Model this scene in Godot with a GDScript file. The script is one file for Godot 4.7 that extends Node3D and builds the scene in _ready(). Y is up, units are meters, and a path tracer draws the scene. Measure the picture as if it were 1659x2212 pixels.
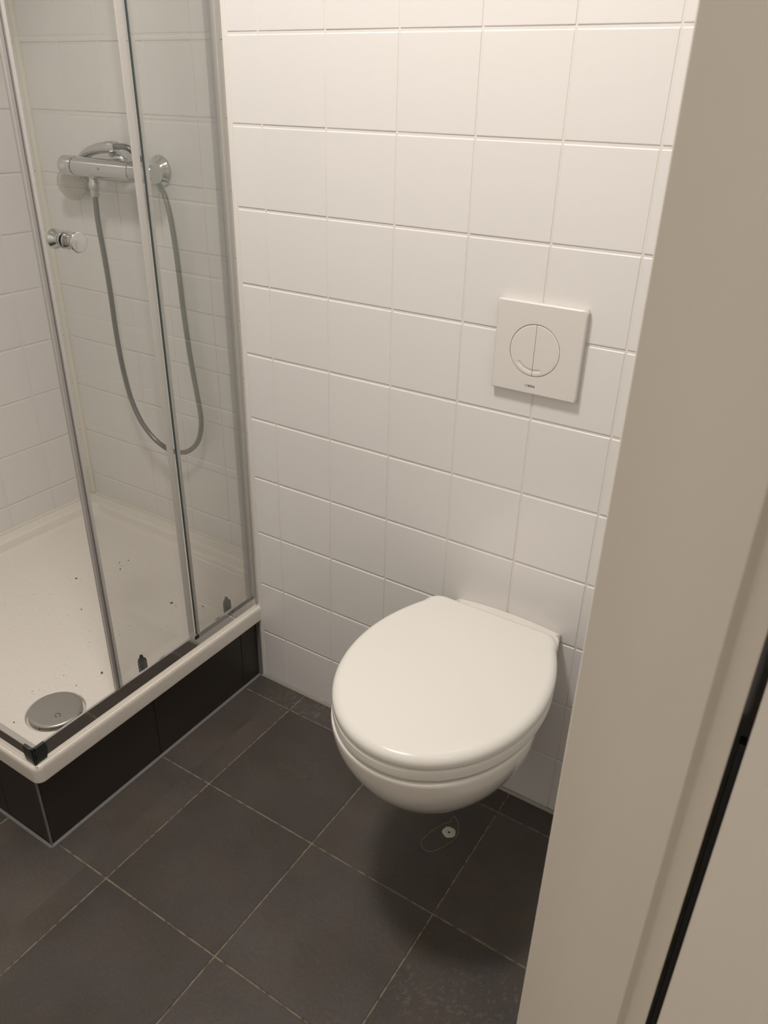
extends Node3D
# A small tiled bathroom seen through its doorway: wall-hung toilet, flush plate and a corner shower behind glass.
# Axes: the toilet wall is z = 0, the floor y = 0, x runs to the right along the toilet wall.

const LAMP := Vector3(0.31, 2.458, 0.765)
const HALL_LAMP := Vector3(1.25, 2.458, 3.1)
const ROW := 0.1512          # wall tile pitch, upright
const COL := 0.15            # wall tile pitch, along the wall
const ROW_TOP := 1.519       # height of one joint
const CEILING := 2.50

var M := {}
var used := {}
var tile_meshes := {}
var rng := RandomNumberGenerator.new()

# ------------------------------------------------------------------ mesh collector
class Shape:
	var v := PackedVector3Array()
	var n := PackedVector3Array()
	var g := PackedInt32Array()
	var next := 1

	func tri(a: Vector3, b: Vector3, c: Vector3, grp: int, na := Vector3.ZERO, nb := Vector3.ZERO, nc := Vector3.ZERO) -> void:
		if (b - a).cross(c - a).length_squared() < 1e-20:
			return
		v.append(a); v.append(b); v.append(c)
		n.append(na); n.append(nb); n.append(nc)
		g.append(grp)

	# turn the faces added since "from" so that they face outwards (clockwise seen from outside)
	func outward(from: int) -> void:
		var vol := 0.0
		var o := v[from * 3] if v.size() > from * 3 else Vector3.ZERO
		for t in range(from, g.size()):
			vol += (v[t * 3] - o).dot((v[t * 3 + 1] - o).cross(v[t * 3 + 2] - o))
		if vol > 0.0:
			for t in range(from, g.size()):
				var k := v[t * 3 + 1]
				v[t * 3 + 1] = v[t * 3 + 2]
				v[t * 3 + 2] = k
				var m := n[t * 3 + 1]
				n[t * 3 + 1] = n[t * 3 + 2]
				n[t * 3 + 2] = m

	# box with chamfered edges that shade as rounded ones (44 triangles)
	func box(c: Vector3, size: Vector3, r := 0.0, stretch := Vector3.ONE) -> Shape:
		var from := g.size()
		next += 1
		var h := size * 0.5
		r = min(r, min(h.x, min(h.y, h.z)) * 0.98)
		if r <= 0.0:
			for ax in 3:
				for s in [-1.0, 1.0]:
					var q := []
					for k in [[-1, -1], [1, -1], [1, 1], [-1, 1]]:
						var p := Vector3.ZERO
						p[ax] = s * h[ax]
						p[(ax + 1) % 3] = k[0] * h[(ax + 1) % 3]
						p[(ax + 2) % 3] = k[1] * h[(ax + 2) % 3]
						q.append(c + p)
					var nn := Vector3.ZERO
					nn[ax] = s
					_facing(q[0], q[1], q[2], nn, nn, nn)
					_facing(q[0], q[2], q[3], nn, nn, nn)
			return self
		var P := func(sx: float, sy: float, sz: float, ax: int) -> Vector3:
			var s := Vector3(sx, sy, sz)
			var p := s * (h - stretch * r)
			p[ax] = s[ax] * h[ax]
			return c + p
		var N := func(sx: float, sy: float, sz: float, ax: int) -> Vector3:
			var s := Vector3(sx, sy, sz)
			var p := Vector3.ZERO
			p[ax] = s[ax]
			return p
		for ax in 3:
			for s in [-1.0, 1.0]:
				var q := []
				var nn := Vector3.ZERO
				nn[ax] = s
				for k in [[-1.0, -1.0], [1.0, -1.0], [1.0, 1.0], [-1.0, 1.0]]:
					var sg := Vector3.ZERO
					sg[ax] = s; sg[(ax + 1) % 3] = k[0]; sg[(ax + 2) % 3] = k[1]
					q.append(P.call(sg.x, sg.y, sg.z, ax))
				_facing(q[0], q[1], q[2], nn, nn, nn)
				_facing(q[0], q[2], q[3], nn, nn, nn)
			# edges along ax
			var b := (ax + 1) % 3
			var d := (ax + 2) % 3
			for sb in [-1.0, 1.0]:
				for sd in [-1.0, 1.0]:
					var s0 := Vector3.ZERO
					s0[ax] = -1.0; s0[b] = sb; s0[d] = sd
					var s1 := s0
					s1[ax] = 1.0
					var a0: Vector3 = P.call(s0.x, s0.y, s0.z, b)
					var a1: Vector3 = P.call(s1.x, s1.y, s1.z, b)
					var d1: Vector3 = P.call(s1.x, s1.y, s1.z, d)
					var d0: Vector3 = P.call(s0.x, s0.y, s0.z, d)
					var nb := Vector3.ZERO
					nb[b] = sb
					var nd := Vector3.ZERO
					nd[d] = sd
					_facing(a0, a1, d1, nb, nb, nd)
					_facing(a0, d1, d0, nb, nd, nd)
		for sx in [-1.0, 1.0]:
			for sy in [-1.0, 1.0]:
				for sz in [-1.0, 1.0]:
					_facing(P.call(sx, sy, sz, 0), P.call(sx, sy, sz, 1), P.call(sx, sy, sz, 2), N.call(sx, sy, sz, 0), N.call(sx, sy, sz, 1), N.call(sx, sy, sz, 2))
		return self

	func _facing(a: Vector3, b: Vector3, c: Vector3, na: Vector3, nb: Vector3, nc: Vector3) -> void:
		if (b - a).cross(c - a).dot(na + nb + nc) > 0.0:
			tri(a, c, b, 0, na, nc, nb)
		else:
			tri(a, b, c, 0, na, nb, nc)

	# skin over closed rings of equal length; a ring given as null starts a crease at the ring before it
	func loft(rings: Array, cap_a := true, cap_b := true, wrap := false) -> Shape:
		var from := g.size()
		next += 1
		var grp := next
		var prev = null
		var first = null
		for r in rings:
			if r == null:
				next += 1
				grp = next
				continue
			if first == null:
				first = r
			if prev != null:
				_strip(prev, r, grp)
			prev = r
		if wrap:
			_strip(prev, first, grp)
		else:
			if cap_a: _cap(first, false)
			if cap_b: _cap(prev, true)
		outward(from)
		return self

	func flip_all() -> void:
		for t in g.size():
			var k := v[t * 3 + 1]
			v[t * 3 + 1] = v[t * 3 + 2]
			v[t * 3 + 2] = k

	# straight bar between two equal outlines, every face flat
	func extrude(rings: Array) -> Shape:
		var from := g.size()
		var m: int = rings[0].size()
		for i in m:
			next += 1
			var j := (i + 1) % m
			tri(rings[0][i], rings[0][j], rings[1][j], next)
			tri(rings[0][i], rings[1][j], rings[1][i], next)
		_cap(rings[0], false)
		_cap(rings[1], true)
		outward(from)
		return self

	func _strip(a: PackedVector3Array, b: PackedVector3Array, grp: int) -> void:
		var m := a.size()
		for i in m:
			var j := (i + 1) % m
			tri(a[i], a[j], b[j], grp)
			tri(a[i], b[j], b[i], grp)

	func _cap(r: PackedVector3Array, end: bool) -> void:
		next += 1
		var c := Vector3.ZERO
		for p in r: c += p
		c /= r.size()
		for i in r.size():
			var j := (i + 1) % r.size()
			if end: tri(r[i], r[j], c, next)
			else: tri(r[j], r[i], c, next)

	# profile of Vector2(radius, along) turned about an axis; null in the profile makes a crease
	func lathe(at: Vector3, axis: Vector3, profile: Array, sides := 28) -> Shape:
		var w := axis.normalized()
		var u := w.cross(Vector3.UP if abs(w.y) < 0.9 else Vector3.RIGHT).normalized()
		var q := w.cross(u)
		var rings := []
		for p in profile:
			if p == null:
				rings.append(null)
				continue
			var ring := PackedVector3Array()
			for i in sides:
				var a := TAU * i / sides
				ring.append(at + w * p.y + (u * cos(a) + q * sin(a)) * max(p.x, 0.00005))
			rings.append(ring)
		return loft(rings)

	# round bar along a smoothed path; radii may vary
	func tube(path: Array, radius, sides := 10, steps := 5, closed := false) -> Shape:
		var pts := []
		var rad := []
		var m := path.size()
		var last := m if closed else m - 1
		for i in last:
			var p0: Vector3 = path[(i - 1 + m) % m] if closed else path[max(i - 1, 0)]
			var p1: Vector3 = path[i]
			var p2: Vector3 = path[(i + 1) % m]
			var p3: Vector3 = path[(i + 2) % m] if closed else path[min(i + 2, m - 1)]
			for k in steps:
				var t := float(k) / steps
				pts.append(p1.cubic_interpolate(p2, p0, p3, t))
				rad.append(radius if not radius is Array else lerp(float(radius[i]), float(radius[(i + 1) % m]), t))
		if not closed:
			pts.append(path[m - 1])
			rad.append(radius if not radius is Array else radius[m - 1])
		var rings := []
		var u := Vector3.ZERO
		for i in pts.size():
			var a: Vector3 = pts[(i - 1 + pts.size()) % pts.size()] if closed else pts[max(i - 1, 0)]
			var b: Vector3 = pts[(i + 1) % pts.size()] if closed else pts[min(i + 1, pts.size() - 1)]
			var t := (b - a).normalized()
			if u == Vector3.ZERO:
				u = t.cross(Vector3.UP if abs(t.y) < 0.9 else Vector3.RIGHT).normalized()
			u = (u - t * u.dot(t)).normalized()
			var w := t.cross(u)
			var ring := PackedVector3Array()
			for k in sides:
				var an := TAU * k / sides
				ring.append(pts[i] + (u * cos(an) + w * sin(an)) * rad[i])
			rings.append(ring)
		return loft(rings, true, true, closed)

	# flat outline (x, y) pushed along z by depth
	func slab(outline: PackedVector2Array, z0: float, z1: float, r := 0.0) -> Shape:
		var rings := []
		var c := Vector2.ZERO
		for p in outline: c += p
		c /= outline.size()
		var inset := func(d: float, z: float) -> PackedVector3Array:
			var out := PackedVector3Array()
			for i in outline.size():
				var a := outline[(i - 1 + outline.size()) % outline.size()]
				var b := outline[(i + 1) % outline.size()]
				var nn := Vector2((b - a).y, -(b - a).x).normalized()
				if nn.dot(outline[i] - c) < 0.0: nn = -nn
				var q := outline[i] - nn * d
				out.append(Vector3(q.x, q.y, z))
			return out
		if r > 0.0:
			rings = [inset.call(0.0, z0), inset.call(0.0, z1 - r), inset.call(r * 0.3, z1 - r * 0.3), inset.call(r, z1), null, inset.call(r, z1)]
		else:
			rings = [inset.call(0.0, z0), inset.call(0.0, z1)]
		return loft(rings)

	func mesh() -> ArrayMesh:
		var sum := {}
		for t in g.size():
			if n[t * 3] != Vector3.ZERO: continue
			var fn := (v[t * 3 + 2] - v[t * 3]).cross(v[t * 3 + 1] - v[t * 3])
			for k in 3:
				var key := [Vector3i((v[t * 3 + k] * 200000.0).round()), g[t]]
				sum[key] = sum.get(key, Vector3.ZERO) + fn
		var nn := n.duplicate()
		for t in g.size():
			if n[t * 3] != Vector3.ZERO: continue
			for k in 3:
				nn[t * 3 + k] = (sum[[Vector3i((v[t * 3 + k] * 200000.0).round()), g[t]]] as Vector3).normalized()
		var arr := []
		arr.resize(Mesh.ARRAY_MAX)
		arr[Mesh.ARRAY_VERTEX] = v
		arr[Mesh.ARRAY_NORMAL] = nn
		var out := ArrayMesh.new()
		out.add_surface_from_arrays(Mesh.PRIMITIVE_TRIANGLES, arr)
		return out

# ------------------------------------------------------------------ scene helpers
func numbered(called: String) -> String:
	var k: int = used.get(called, 0)
	used[called] = k + 1
	return called if k == 0 else "%s_%03d" % [called, k]

func tag(o: Node3D, label: String, category: String, group := "", kind := "") -> Node3D:
	o.set_meta("label", label)
	if category: o.set_meta("category", category)
	if group: o.set_meta("group", group)
	if kind: o.set_meta("kind", kind)
	return o

func thing(called: String, label: String, category: String, kind := "", at := Vector3.ZERO) -> Node3D:
	var o := Node3D.new()
	o.name = numbered(called)
	o.position = at
	add_child(o, true)
	return tag(o, label, category, "", kind)

# one named mesh; under the root the name is numbered, under a thing the engine numbers it
func obj(called: String, shape, mat: Material, parent: Node = null, label := "") -> MeshInstance3D:
	var o := MeshInstance3D.new()
	o.mesh = shape.mesh() if shape is Shape else shape
	o.material_override = mat
	o.cast_shadow = GeometryInstance3D.SHADOW_CASTING_SETTING_ON
	if parent == null:
		o.name = numbered(called)
		add_child(o, true)
	else:
		o.name = sub_name(called, parent)
		if parent is Node3D and not parent is MeshInstance3D:
			o.position = -parent.position        # shapes are given in room coordinates
		parent.add_child(o, true)
	if label: o.set_meta("label", label)
	return o

func sub_name(called: String, parent: Node) -> String:
	var k := 0
	var nm := called
	while parent.has_node(nm):
		k += 1
		nm = "%s_%03d" % [called, k]
	return nm

func std(color: Color, rough: float, metal := 0.0, spec := 0.5) -> StandardMaterial3D:
	var m := StandardMaterial3D.new()
	m.albedo_color = color
	m.roughness = rough
	m.metallic = metal
	m.metallic_specular = spec
	return m

func noise_tex(freq: float, ramp: Array, size := 512, octaves := 4, seed_at := 1, normal := 0.0, kind := FastNoiseLite.TYPE_SIMPLEX_SMOOTH) -> NoiseTexture2D:
	var f := FastNoiseLite.new()
	f.noise_type = kind
	f.frequency = freq
	f.fractal_octaves = octaves
	f.seed = seed_at
	var t := NoiseTexture2D.new()
	t.width = size
	t.height = size
	t.seamless = true
	t.noise = f
	if normal > 0.0:
		t.as_normal_map = true
		t.bump_strength = normal
	elif ramp.size() > 0:
		var gr := Gradient.new()
		gr.offsets = PackedFloat32Array(ramp.map(func(r): return r[0]))
		gr.colors = PackedColorArray(ramp.map(func(r): return r[1]))
		t.color_ramp = gr
	return t

# ------------------------------------------------------------------ materials
func make_materials() -> void:
	M.tile = []
	for k in 3:
		var t := std(Color(0.915, 0.905, 0.89).darkened(0.0025 * k), 0.2)
		t.uv1_triplanar = true
		t.uv1_world_triplanar = true
		t.uv1_scale = Vector3.ONE * 5.0
		t.normal_enabled = true
		t.normal_scale = 0.10
		t.normal_texture = noise_tex(0.012, [], 512, 3, 11 + k, 3.0)
		M.tile.append(t)
	M.grout = std(Color(0.905, 0.89, 0.865), 0.85)
	M.seal_white = std(Color(0.89, 0.87, 0.82), 0.45)
	M.seal_grey = std(Color(0.47, 0.47, 0.46), 0.55)
	M.plaster = std(Color(0.935, 0.925, 0.905), 0.9)
	M.paint = std(Color(0.885, 0.86, 0.81), 0.42)
	M.leaf = std(Color(0.94, 0.92, 0.875), 0.42)
	M.dark = std(Color(0.03, 0.03, 0.03), 0.8)
	M.ceramic = std(Color(0.93, 0.915, 0.88), 0.09)
	M.ceramic.clearcoat_enabled = true
	M.ceramic.clearcoat = 0.4
	M.ceramic.clearcoat_roughness = 0.05
	M.seat = std(Color(0.92, 0.912, 0.88), 0.2)
	M.plate = std(Color(0.885, 0.868, 0.845), 0.32)
	M.print = std(Color(0.33, 0.32, 0.31), 0.6)
	M.tray = std(Color(0.93, 0.91, 0.875), 0.22)
	M.tray.uv1_triplanar = true
	M.tray.uv1_scale = Vector3.ONE * 3.0
	M.tray.albedo_texture = noise_tex(0.05, [[0.0, Color(0.95, 0.945, 0.935)], [0.3, Color(0.992, 0.99, 0.985)], [1.0, Color(1, 1, 1)]], 512, 4, 5)
	M.chrome = std(Color(0.80, 0.80, 0.80), 0.09, 1.0)
	M.polished = std(Color(0.90, 0.89, 0.88), 0.06, 1.0)
	M.satin = std(Color(0.70, 0.69, 0.67), 0.3, 1.0)
	M.hose = std(Color(0.50, 0.50, 0.49), 0.34, 0.75)
	M.spray = std(Color(0.80, 0.79, 0.75), 0.4)
	M.clip = std(Color(0.16, 0.165, 0.16), 0.35)
	M.rubber = std(Color(0.015, 0.015, 0.015), 0.6)
	M.line = std(Color(0.25, 0.245, 0.24), 0.5)
	M.pvc = std(Color(0.80, 0.79, 0.765), 0.35)
	M.pvc.transparency = BaseMaterial3D.TRANSPARENCY_ALPHA
	M.pvc.albedo_color.a = 0.8
	M.pvc_grey = std(Color(0.66, 0.645, 0.63), 0.35)
	M.pvc_grey.transparency = BaseMaterial3D.TRANSPARENCY_ALPHA
	M.pvc_grey.albedo_color.a = 0.85
	M.pvc_clear = std(Color(0.62, 0.62, 0.63), 0.35)
	M.pvc_clear.transparency = BaseMaterial3D.TRANSPARENCY_ALPHA
	M.pvc_clear.albedo_color.a = 0.3
	M.glass = std(Color(0.27, 0.46, 0.34, 0.035), 0.015)
	M.glass.transparency = BaseMaterial3D.TRANSPARENCY_ALPHA
	M.glass_edge = std(Color(0.25, 0.30, 0.30), 0.12)
	M.profile = std(Color(0.70, 0.69, 0.66), 0.38)
	M.groove = std(Color(0.54, 0.525, 0.52), 0.5)
	M.dirt = std(Color(0.40, 0.37, 0.33), 0.9)
	M.thread = std(Color(0.62, 0.58, 0.52), 0.9)
	M.plug = std(Color(0.74, 0.75, 0.68), 0.8)
	M.floor_grout = std(Color(0.54, 0.515, 0.47), 0.9)
	M.floor_grout.uv1_triplanar = true
	M.floor_grout.uv1_world_triplanar = true
	M.floor_grout.uv1_scale = Vector3.ONE * 3.0
	M.floor_grout.albedo_texture = noise_tex(0.03, [[0.0, Color(0.55, 0.53, 0.5)], [0.5, Color(0.9, 0.88, 0.84)], [1.0, Color(1, 1, 1)]], 512, 4, 8)
	M.floor = []
	for k in 3:
		var f := std(Color(1, 1, 1).darkened(0.05 * k), 0.5, 0.0, 0.45)
		f.uv1_triplanar = true
		f.uv1_world_triplanar = true
		f.uv1_scale = Vector3.ONE / 1.6
		f.albedo_texture = M.get("floor_tex") if M.has("floor_tex") else floor_texture()
		M.floor_tex = f.albedo_texture
		f.roughness_texture = noise_tex(0.02, [[0.0, Color(0.75, 0.75, 0.75)], [1.0, Color(1, 1, 1)]], 512, 5, 21 + k)
		f.heightmap_enabled = true
		f.heightmap_scale = 0.035
		f.heightmap_texture = M.get("floor_bump") if M.has("floor_bump") else noise_tex(0.09, [], 1024, 4, 31)
		M.floor_bump = f.heightmap_texture
		M.floor.append(f)
	M.plinth = std(Color(0.225, 0.205, 0.185), 0.4, 0.0, 0.4)
	M.glow = std(Color(1, 1, 1), 0.5)
	M.glow.emission_enabled = true
	M.glow.emission = Color(1.0, 0.971, 0.952)
	M.glow.emission_energy_multiplier = 2.5

# dark stoneware with cloudy tone, fine speckle and dry white scuffs (matter lying on the floor), 1.6 m across
func floor_texture() -> ImageTexture:
	var n := 1024
	var img := Image.create_empty(n, n, false, Image.FORMAT_RGB8)
	var cloud := FastNoiseLite.new()
	cloud.noise_type = FastNoiseLite.TYPE_SIMPLEX_SMOOTH
	cloud.frequency = 0.006
	cloud.fractal_octaves = 4
	cloud.seed = 3
	var warm := FastNoiseLite.new()
	warm.noise_type = FastNoiseLite.TYPE_SIMPLEX_SMOOTH
	warm.frequency = 0.011
	warm.fractal_octaves = 3
	warm.seed = 17
	var scuff := FastNoiseLite.new()
	scuff.noise_type = FastNoiseLite.TYPE_SIMPLEX_SMOOTH
	scuff.frequency = 0.11
	scuff.fractal_octaves = 3
	scuff.seed = 29
	# where scuffs gather (metres on the floor: x, z, reach, strength)
	var spots := [[0.80, 0.50, 0.10, 0.75], [0.70, 0.52, 0.055, 0.9], [0.86, 0.44, 0.06, 0.5], [0.62, 0.70, 0.07, 0.5], [0.05, 0.035, 0.07, 0.8], [0.12, 0.03, 0.05, 0.8], [0.00, 0.04, 0.05, 0.7], [0.50, 0.33, 0.03, 0.4], [0.20, 0.22, 0.06, 0.25], [0.03, 0.42, 0.05, 0.25]]
	var r := RandomNumberGenerator.new()
	r.seed = 77
	for y in n:
		for x in n:
			var c := cloud.get_noise_2d(x, y)
			var w := warm.get_noise_2d(x, y)
			var base := 0.332 + 0.042 * c + r.randf_range(-0.022, 0.022)
			var col := Color(base * (1.0 + 0.02 * w), base * 0.925, base * (0.86 - 0.045 * w))
			var px := 1.6 * x / n
			var pz := 1.6 * y / n
			var amt := 0.0
			for s in spots:
				var sx: float = fposmod(s[0], 1.6)
				var d: float = Vector2(min(abs(px - sx), 1.6 - abs(px - sx)), pz - s[1]).length() / s[2]
				if d < 1.0:
					amt = max(amt, s[3] * (1.0 - d * d))
			if amt > 0.0:
				var q := scuff.get_noise_2d(x * 1.1 + y * 0.35 + 14.0 * w, y * 0.75 + 20.0 * c)
				if q > 0.40 - 0.30 * amt + r.randf() * 0.22:
					col = col.lerp(Color(0.58, 0.54, 0.49), 0.18 + 0.32 * r.randf() * amt)
			if r.randf() < 0.0006:
				col = col.lerp(Color(0.62, 0.58, 0.52), 0.45)
			img.set_pixel(x, y, col)
	return ImageTexture.create_from_image(img)

# ------------------------------------------------------------------ setting
func tile_mesh(w: float, h: float, d: float, r: float, stretch := Vector3.ONE) -> ArrayMesh:
	var key := "%d/%d/%d" % [roundi(w * 10000), roundi(h * 10000), roundi(d * 10000)]
	if not tile_meshes.has(key):
		tile_meshes[key] = Shape.new().box(Vector3.ZERO, Vector3(w, h, d), r, stretch).mesh()
	return tile_meshes[key]

func cuts(a: float, b: float, origin: float, pitch: float) -> Array:
	var out := [a]
	var k := ceilf((a - origin) / pitch)
	while origin + k * pitch < b - 0.008:
		if origin + k * pitch > a + 0.008:
			out.append(origin + k * pitch)
		k += 1.0
	out.append(b)
	return out

# tiles on an upright wall: from "start" along "along", facing "out"; edges are lengths along the wall
func tile_wall(parent: Node3D, start: Vector3, along: Vector3, out: Vector3, edges: Array, y0: float, y1: float) -> void:
	var rows := cuts(y0, y1, ROW_TOP - 10.0 * ROW, ROW)
	var joint := Vector2(0.0026, 0.0036)
	for j in rows.size() - 1:
		for i in edges.size() - 1:
			var w: float = edges[i + 1] - edges[i] - joint.x
			var h: float = rows[j + 1] - rows[j] - joint.y
			var t := MeshInstance3D.new()
			t.mesh = tile_mesh(w, h, 0.008, 0.0024, Vector3(0.5, 1.0, 0.75))
			t.material_override = M.tile[rng.randi() % 3]
			t.name = "wall_tile" if not parent.has_node("wall_tile") else "wall_tile_%03d" % parent.get_child_count()
			parent.add_child(t, true)
			var p: Vector3 = start + along * (edges[i] + edges[i + 1]) * 0.5
			p.y = (rows[j] + rows[j + 1]) * 0.5
			var tilt := Basis(Vector3.UP, rng.randf_range(-0.0022, 0.0022)) * Basis(along, rng.randf_range(-0.0022, 0.0022))
			t.transform = Transform3D(tilt * Basis(along, Vector3.UP, along.cross(Vector3.UP)), p - out * 0.004)

func slab_wall(called: String, label: String, a: Vector3, b: Vector3, mat: Material) -> MeshInstance3D:
	var s := Shape.new().box((a + b) * 0.5, (b - a).abs())
	var o := obj(called, s, mat)
	tag(o, label, "wall" if called.begins_with("wall") else called, "", "structure")
	return o

func make_room() -> void:
	# floor slab with its tiles; the slab is the grout, a little below the tile tops
	var fl := obj("floor", Shape.new().box(Vector3(0.6, -0.0513, 0.85), Vector3(3.2, 0.1, 2.3)), M.floor_grout)
	tag(fl, "dark brown-grey stoneware floor tiles with thin pale joints", "floor", "", "structure")
	var xs := cuts(-0.965, 1.052, 0.0585, 0.2993)
	var zs := cuts(0.0, 1.74, 0.0655, 0.2993)
	for i in xs.size() - 1:
		for j in zs.size() - 1:
			var x0: float = xs[i]
			var x1: float = xs[i + 1]
			var z0: float = zs[j]
			var z1: float = zs[j + 1]
			if z1 < 0.7:
				if x1 < -0.09: continue
				x0 = max(x0, -0.0968)
			var g := 0.0038
			var t := MeshInstance3D.new()
			t.mesh = tile_mesh(x1 - x0 - g, 0.009, z1 - z0 - g, 0.0009)
			t.material_override = M.floor[rng.randi() % 3]
			t.name = "floor_tile" if not fl.has_node("floor_tile") else "floor_tile_%03d" % fl.get_child_count()
			fl.add_child(t, true)
			t.transform = Transform3D(Basis(Vector3.RIGHT, rng.randf_range(-0.0012, 0.0012)) * Basis(Vector3.BACK, rng.randf_range(-0.0012, 0.0012)), Vector3((x0 + x1) * 0.5, -0.0045, (z0 + z1) * 0.5))

	var gd := 0.0017      # joint depth
	var wb := slab_wall("wall_back", "white tiled wall behind the toilet, with the flush plate in it", Vector3(-0.086, -0.05, -0.16), Vector3(1.06, CEILING, -gd), M.grout)
	tile_wall(wb, Vector3.ZERO, Vector3.RIGHT, Vector3.BACK, cuts(-0.0745, 0.953, 0.0, COL), 0.0, CEILING)
	var ws := slab_wall("wall_shower", "white tiled wall at the back of the shower, behind the mixer", Vector3(-1.1, -0.05, -0.32), Vector3(0.0, CEILING, -0.195 - gd), M.grout)
	tile_wall(ws, Vector3(0, 0, -0.195), Vector3.RIGHT, Vector3.BACK, cuts(-0.962, -0.09, -0.814, 0.1527), 0.2, CEILING)
	var wl := slab_wall("wall_left", "white tiled wall on the left side of the shower", Vector3(-1.1, -0.05, -0.32), Vector3(-0.965 - gd, CEILING, 1.85), M.grout)
	tile_wall(wl, Vector3(-0.965, 0, 0), Vector3.FORWARD, Vector3.RIGHT, cuts(-1.0, 0.193, 0.0425, 0.151), 0.2, CEILING)
	slab_wall("wall_niche", "narrow white return wall between the toilet wall and the shower niche", Vector3(-0.0865, -0.05, -0.2), Vector3(-0.04, CEILING, -0.012), M.grout)
	var wr := slab_wall("wall_right", "white tiled wall right of the toilet, beside the doorway", Vector3(0.955 + gd, -0.05, -0.16), Vector3(1.05, CEILING, 0.742), M.grout)
	tile_wall(wr, Vector3(0.955, 0, 0), Vector3.BACK, Vector3.LEFT, cuts(0.002, 0.738, 0.12, COL), 0.0, CEILING)
	slab_wall("wall_lintel", "white wall above the doorway", Vector3(0.955, 2.13, 0.742), Vector3(1.05, CEILING, 1.62), M.plaster)
	slab_wall("wall_door_side", "white wall beyond the doorway", Vector3(0.955, -0.05, 1.62), Vector3(1.05, CEILING, 1.85), M.plaster)
	slab_wall("wall_front", "white wall facing the toilet, behind the viewer", Vector3(-1.1, -0.05, 1.74), Vector3(1.05, CEILING, 1.86), M.plaster)
	slab_wall("ceiling", "plain white ceiling above bathroom and hallway", Vector3(-1.1, CEILING, -0.32), Vector3(3.0, CEILING + 0.1, 4.3), M.plaster)
	slab_wall("wall_hall_end", "white hallway wall behind the open door", Vector3(1.05, -0.05, 0.5), Vector3(3.0, CEILING, 0.6), M.plaster)
	slab_wall("wall_hall_far", "white hallway wall opposite the doorway", Vector3(2.8, -0.05, 0.6), Vector3(3.0, CEILING, 4.3), M.plaster)
	slab_wall("wall_hall_near", "white hallway wall behind the viewer", Vector3(0.93, -0.05, 4.2), Vector3(3.0, CEILING, 4.3), M.plaster)
	slab_wall("wall_hall_side", "white hallway wall along the bathroom", Vector3(0.93, -0.05, 1.86), Vector3(1.05, CEILING, 4.2), M.plaster)
	var hf := obj("floor", Shape.new().box(Vector3(2.0, -0.03, 2.45), Vector3(1.9, 0.06, 3.7)), std(Color(0.70, 0.63, 0.54), 0.5))
	tag(hf, "brown hallway floor outside the doorway", "floor", "", "structure")

	# edge trim where the toilet wall ends at the shower, and the sealant beads
	var tr := obj("trim", Shape.new().box(Vector3(-0.0812, 1.2, -0.0045), Vector3(0.0118, 2.4, 0.0095), 0.002), M.grout)
	tr.name = "trim_1"
	tag(tr, "smooth white edge strip on the outer corner beside the shower glass", "trim", "", "structure")
	var b := Shape.new()
	b.tube([Vector3(-0.963, 0.24, -0.193), Vector3(-0.963, 2.4, -0.193)], 0.0105, 8, 8)
	b.tube([Vector3(-0.97, 0.233, -0.193), Vector3(-0.09, 0.233, -0.193)], 0.0065, 8, 8)
	b.tube([Vector3(-0.963, 0.233, -0.2), Vector3(-0.963, 0.233, 0.68)], 0.0065, 8, 8)
	var sb := obj("trim", b, M.seal_white)
	sb.name = "trim_2"
	tag(sb, "cream sealant bead in the shower corner and along the tray rim", "sealant", "", "structure")
	var b2 := Shape.new()
	b2.loft([ring_bar(Vector3(-0.097, 0, 0.0), Vector3(0, 0.0095, 0.0), Vector3(0, 0, 0.0045)), ring_bar(Vector3(0.955, 0, 0.0), Vector3(0, 0.0095, 0.0), Vector3(0, 0, 0.0045))])
	var fb := obj("trim", b2, std(Color(0.66, 0.65, 0.60), 0.6))
	fb.name = "trim_3"
	tag(fb, "greyish sealant line between the toilet wall and the dark floor", "sealant", "", "structure")
	var b3 := Shape.new()
	b3.loft([ring_bar(Vector3(-0.0968, 0, 0.0), Vector3(0, 0.006, 0.0), Vector3(0.0065, 0, 0)), ring_bar(Vector3(-0.0968, 0, 0.678), Vector3(0, 0.006, 0.0), Vector3(0.0065, 0, 0))])
	b3.loft([ring_bar(Vector3(-0.965, 0, 0.6755), Vector3(0, 0.006, 0.0), Vector3(0, 0, 0.0065)), ring_bar(Vector3(-0.093, 0, 0.6755), Vector3(0, 0.006, 0.0), Vector3(0, 0, 0.0065))])
	b3.box(Vector3(-0.0925, 0.095, -0.0035), Vector3(0.015, 0.19, 0.014), 0.002)
	var pb := obj("trim", b3, M.seal_grey)
	pb.name = "trim_4"
	tag(pb, "blue-grey sealant line along the foot of the black shower plinth", "sealant", "", "structure")

	# plinth under the tray: dark tiles with a grey strip on the corner
	var pl := obj("wall_plinth", Shape.new().box(Vector3(-0.116, 0.089, 0.335), Vector3(0.022, 0.178, 0.668)).box(Vector3(-0.54, 0.089, 0.656), Vector3(0.84, 0.178, 0.022)), M.dark)
	tag(pl, "near-black tiled plinth under the white shower tray", "plinth", "", "structure")
	var pz := [0.002, 0.0655, 0.3648, 0.6715]
	for i in 3:
		var t := obj("plinth_tile", tile_mesh(0.008, 0.186, pz[i + 1] - pz[i] - 0.0012, 0.0008), M.plinth, pl)
		t.position = Vector3(-0.1008, 0.0965, (pz[i] + pz[i + 1]) * 0.5)
	var px := [-0.965, -0.84, -0.54, -0.241, -0.1]
	for i in 4:
		var t := obj("plinth_tile", tile_mesh(px[i + 1] - px[i] - 0.0012, 0.186, 0.008, 0.0008), M.plinth, pl)
		t.position = Vector3((px[i] + px[i + 1]) * 0.5, 0.0965, 0.671)
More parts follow.
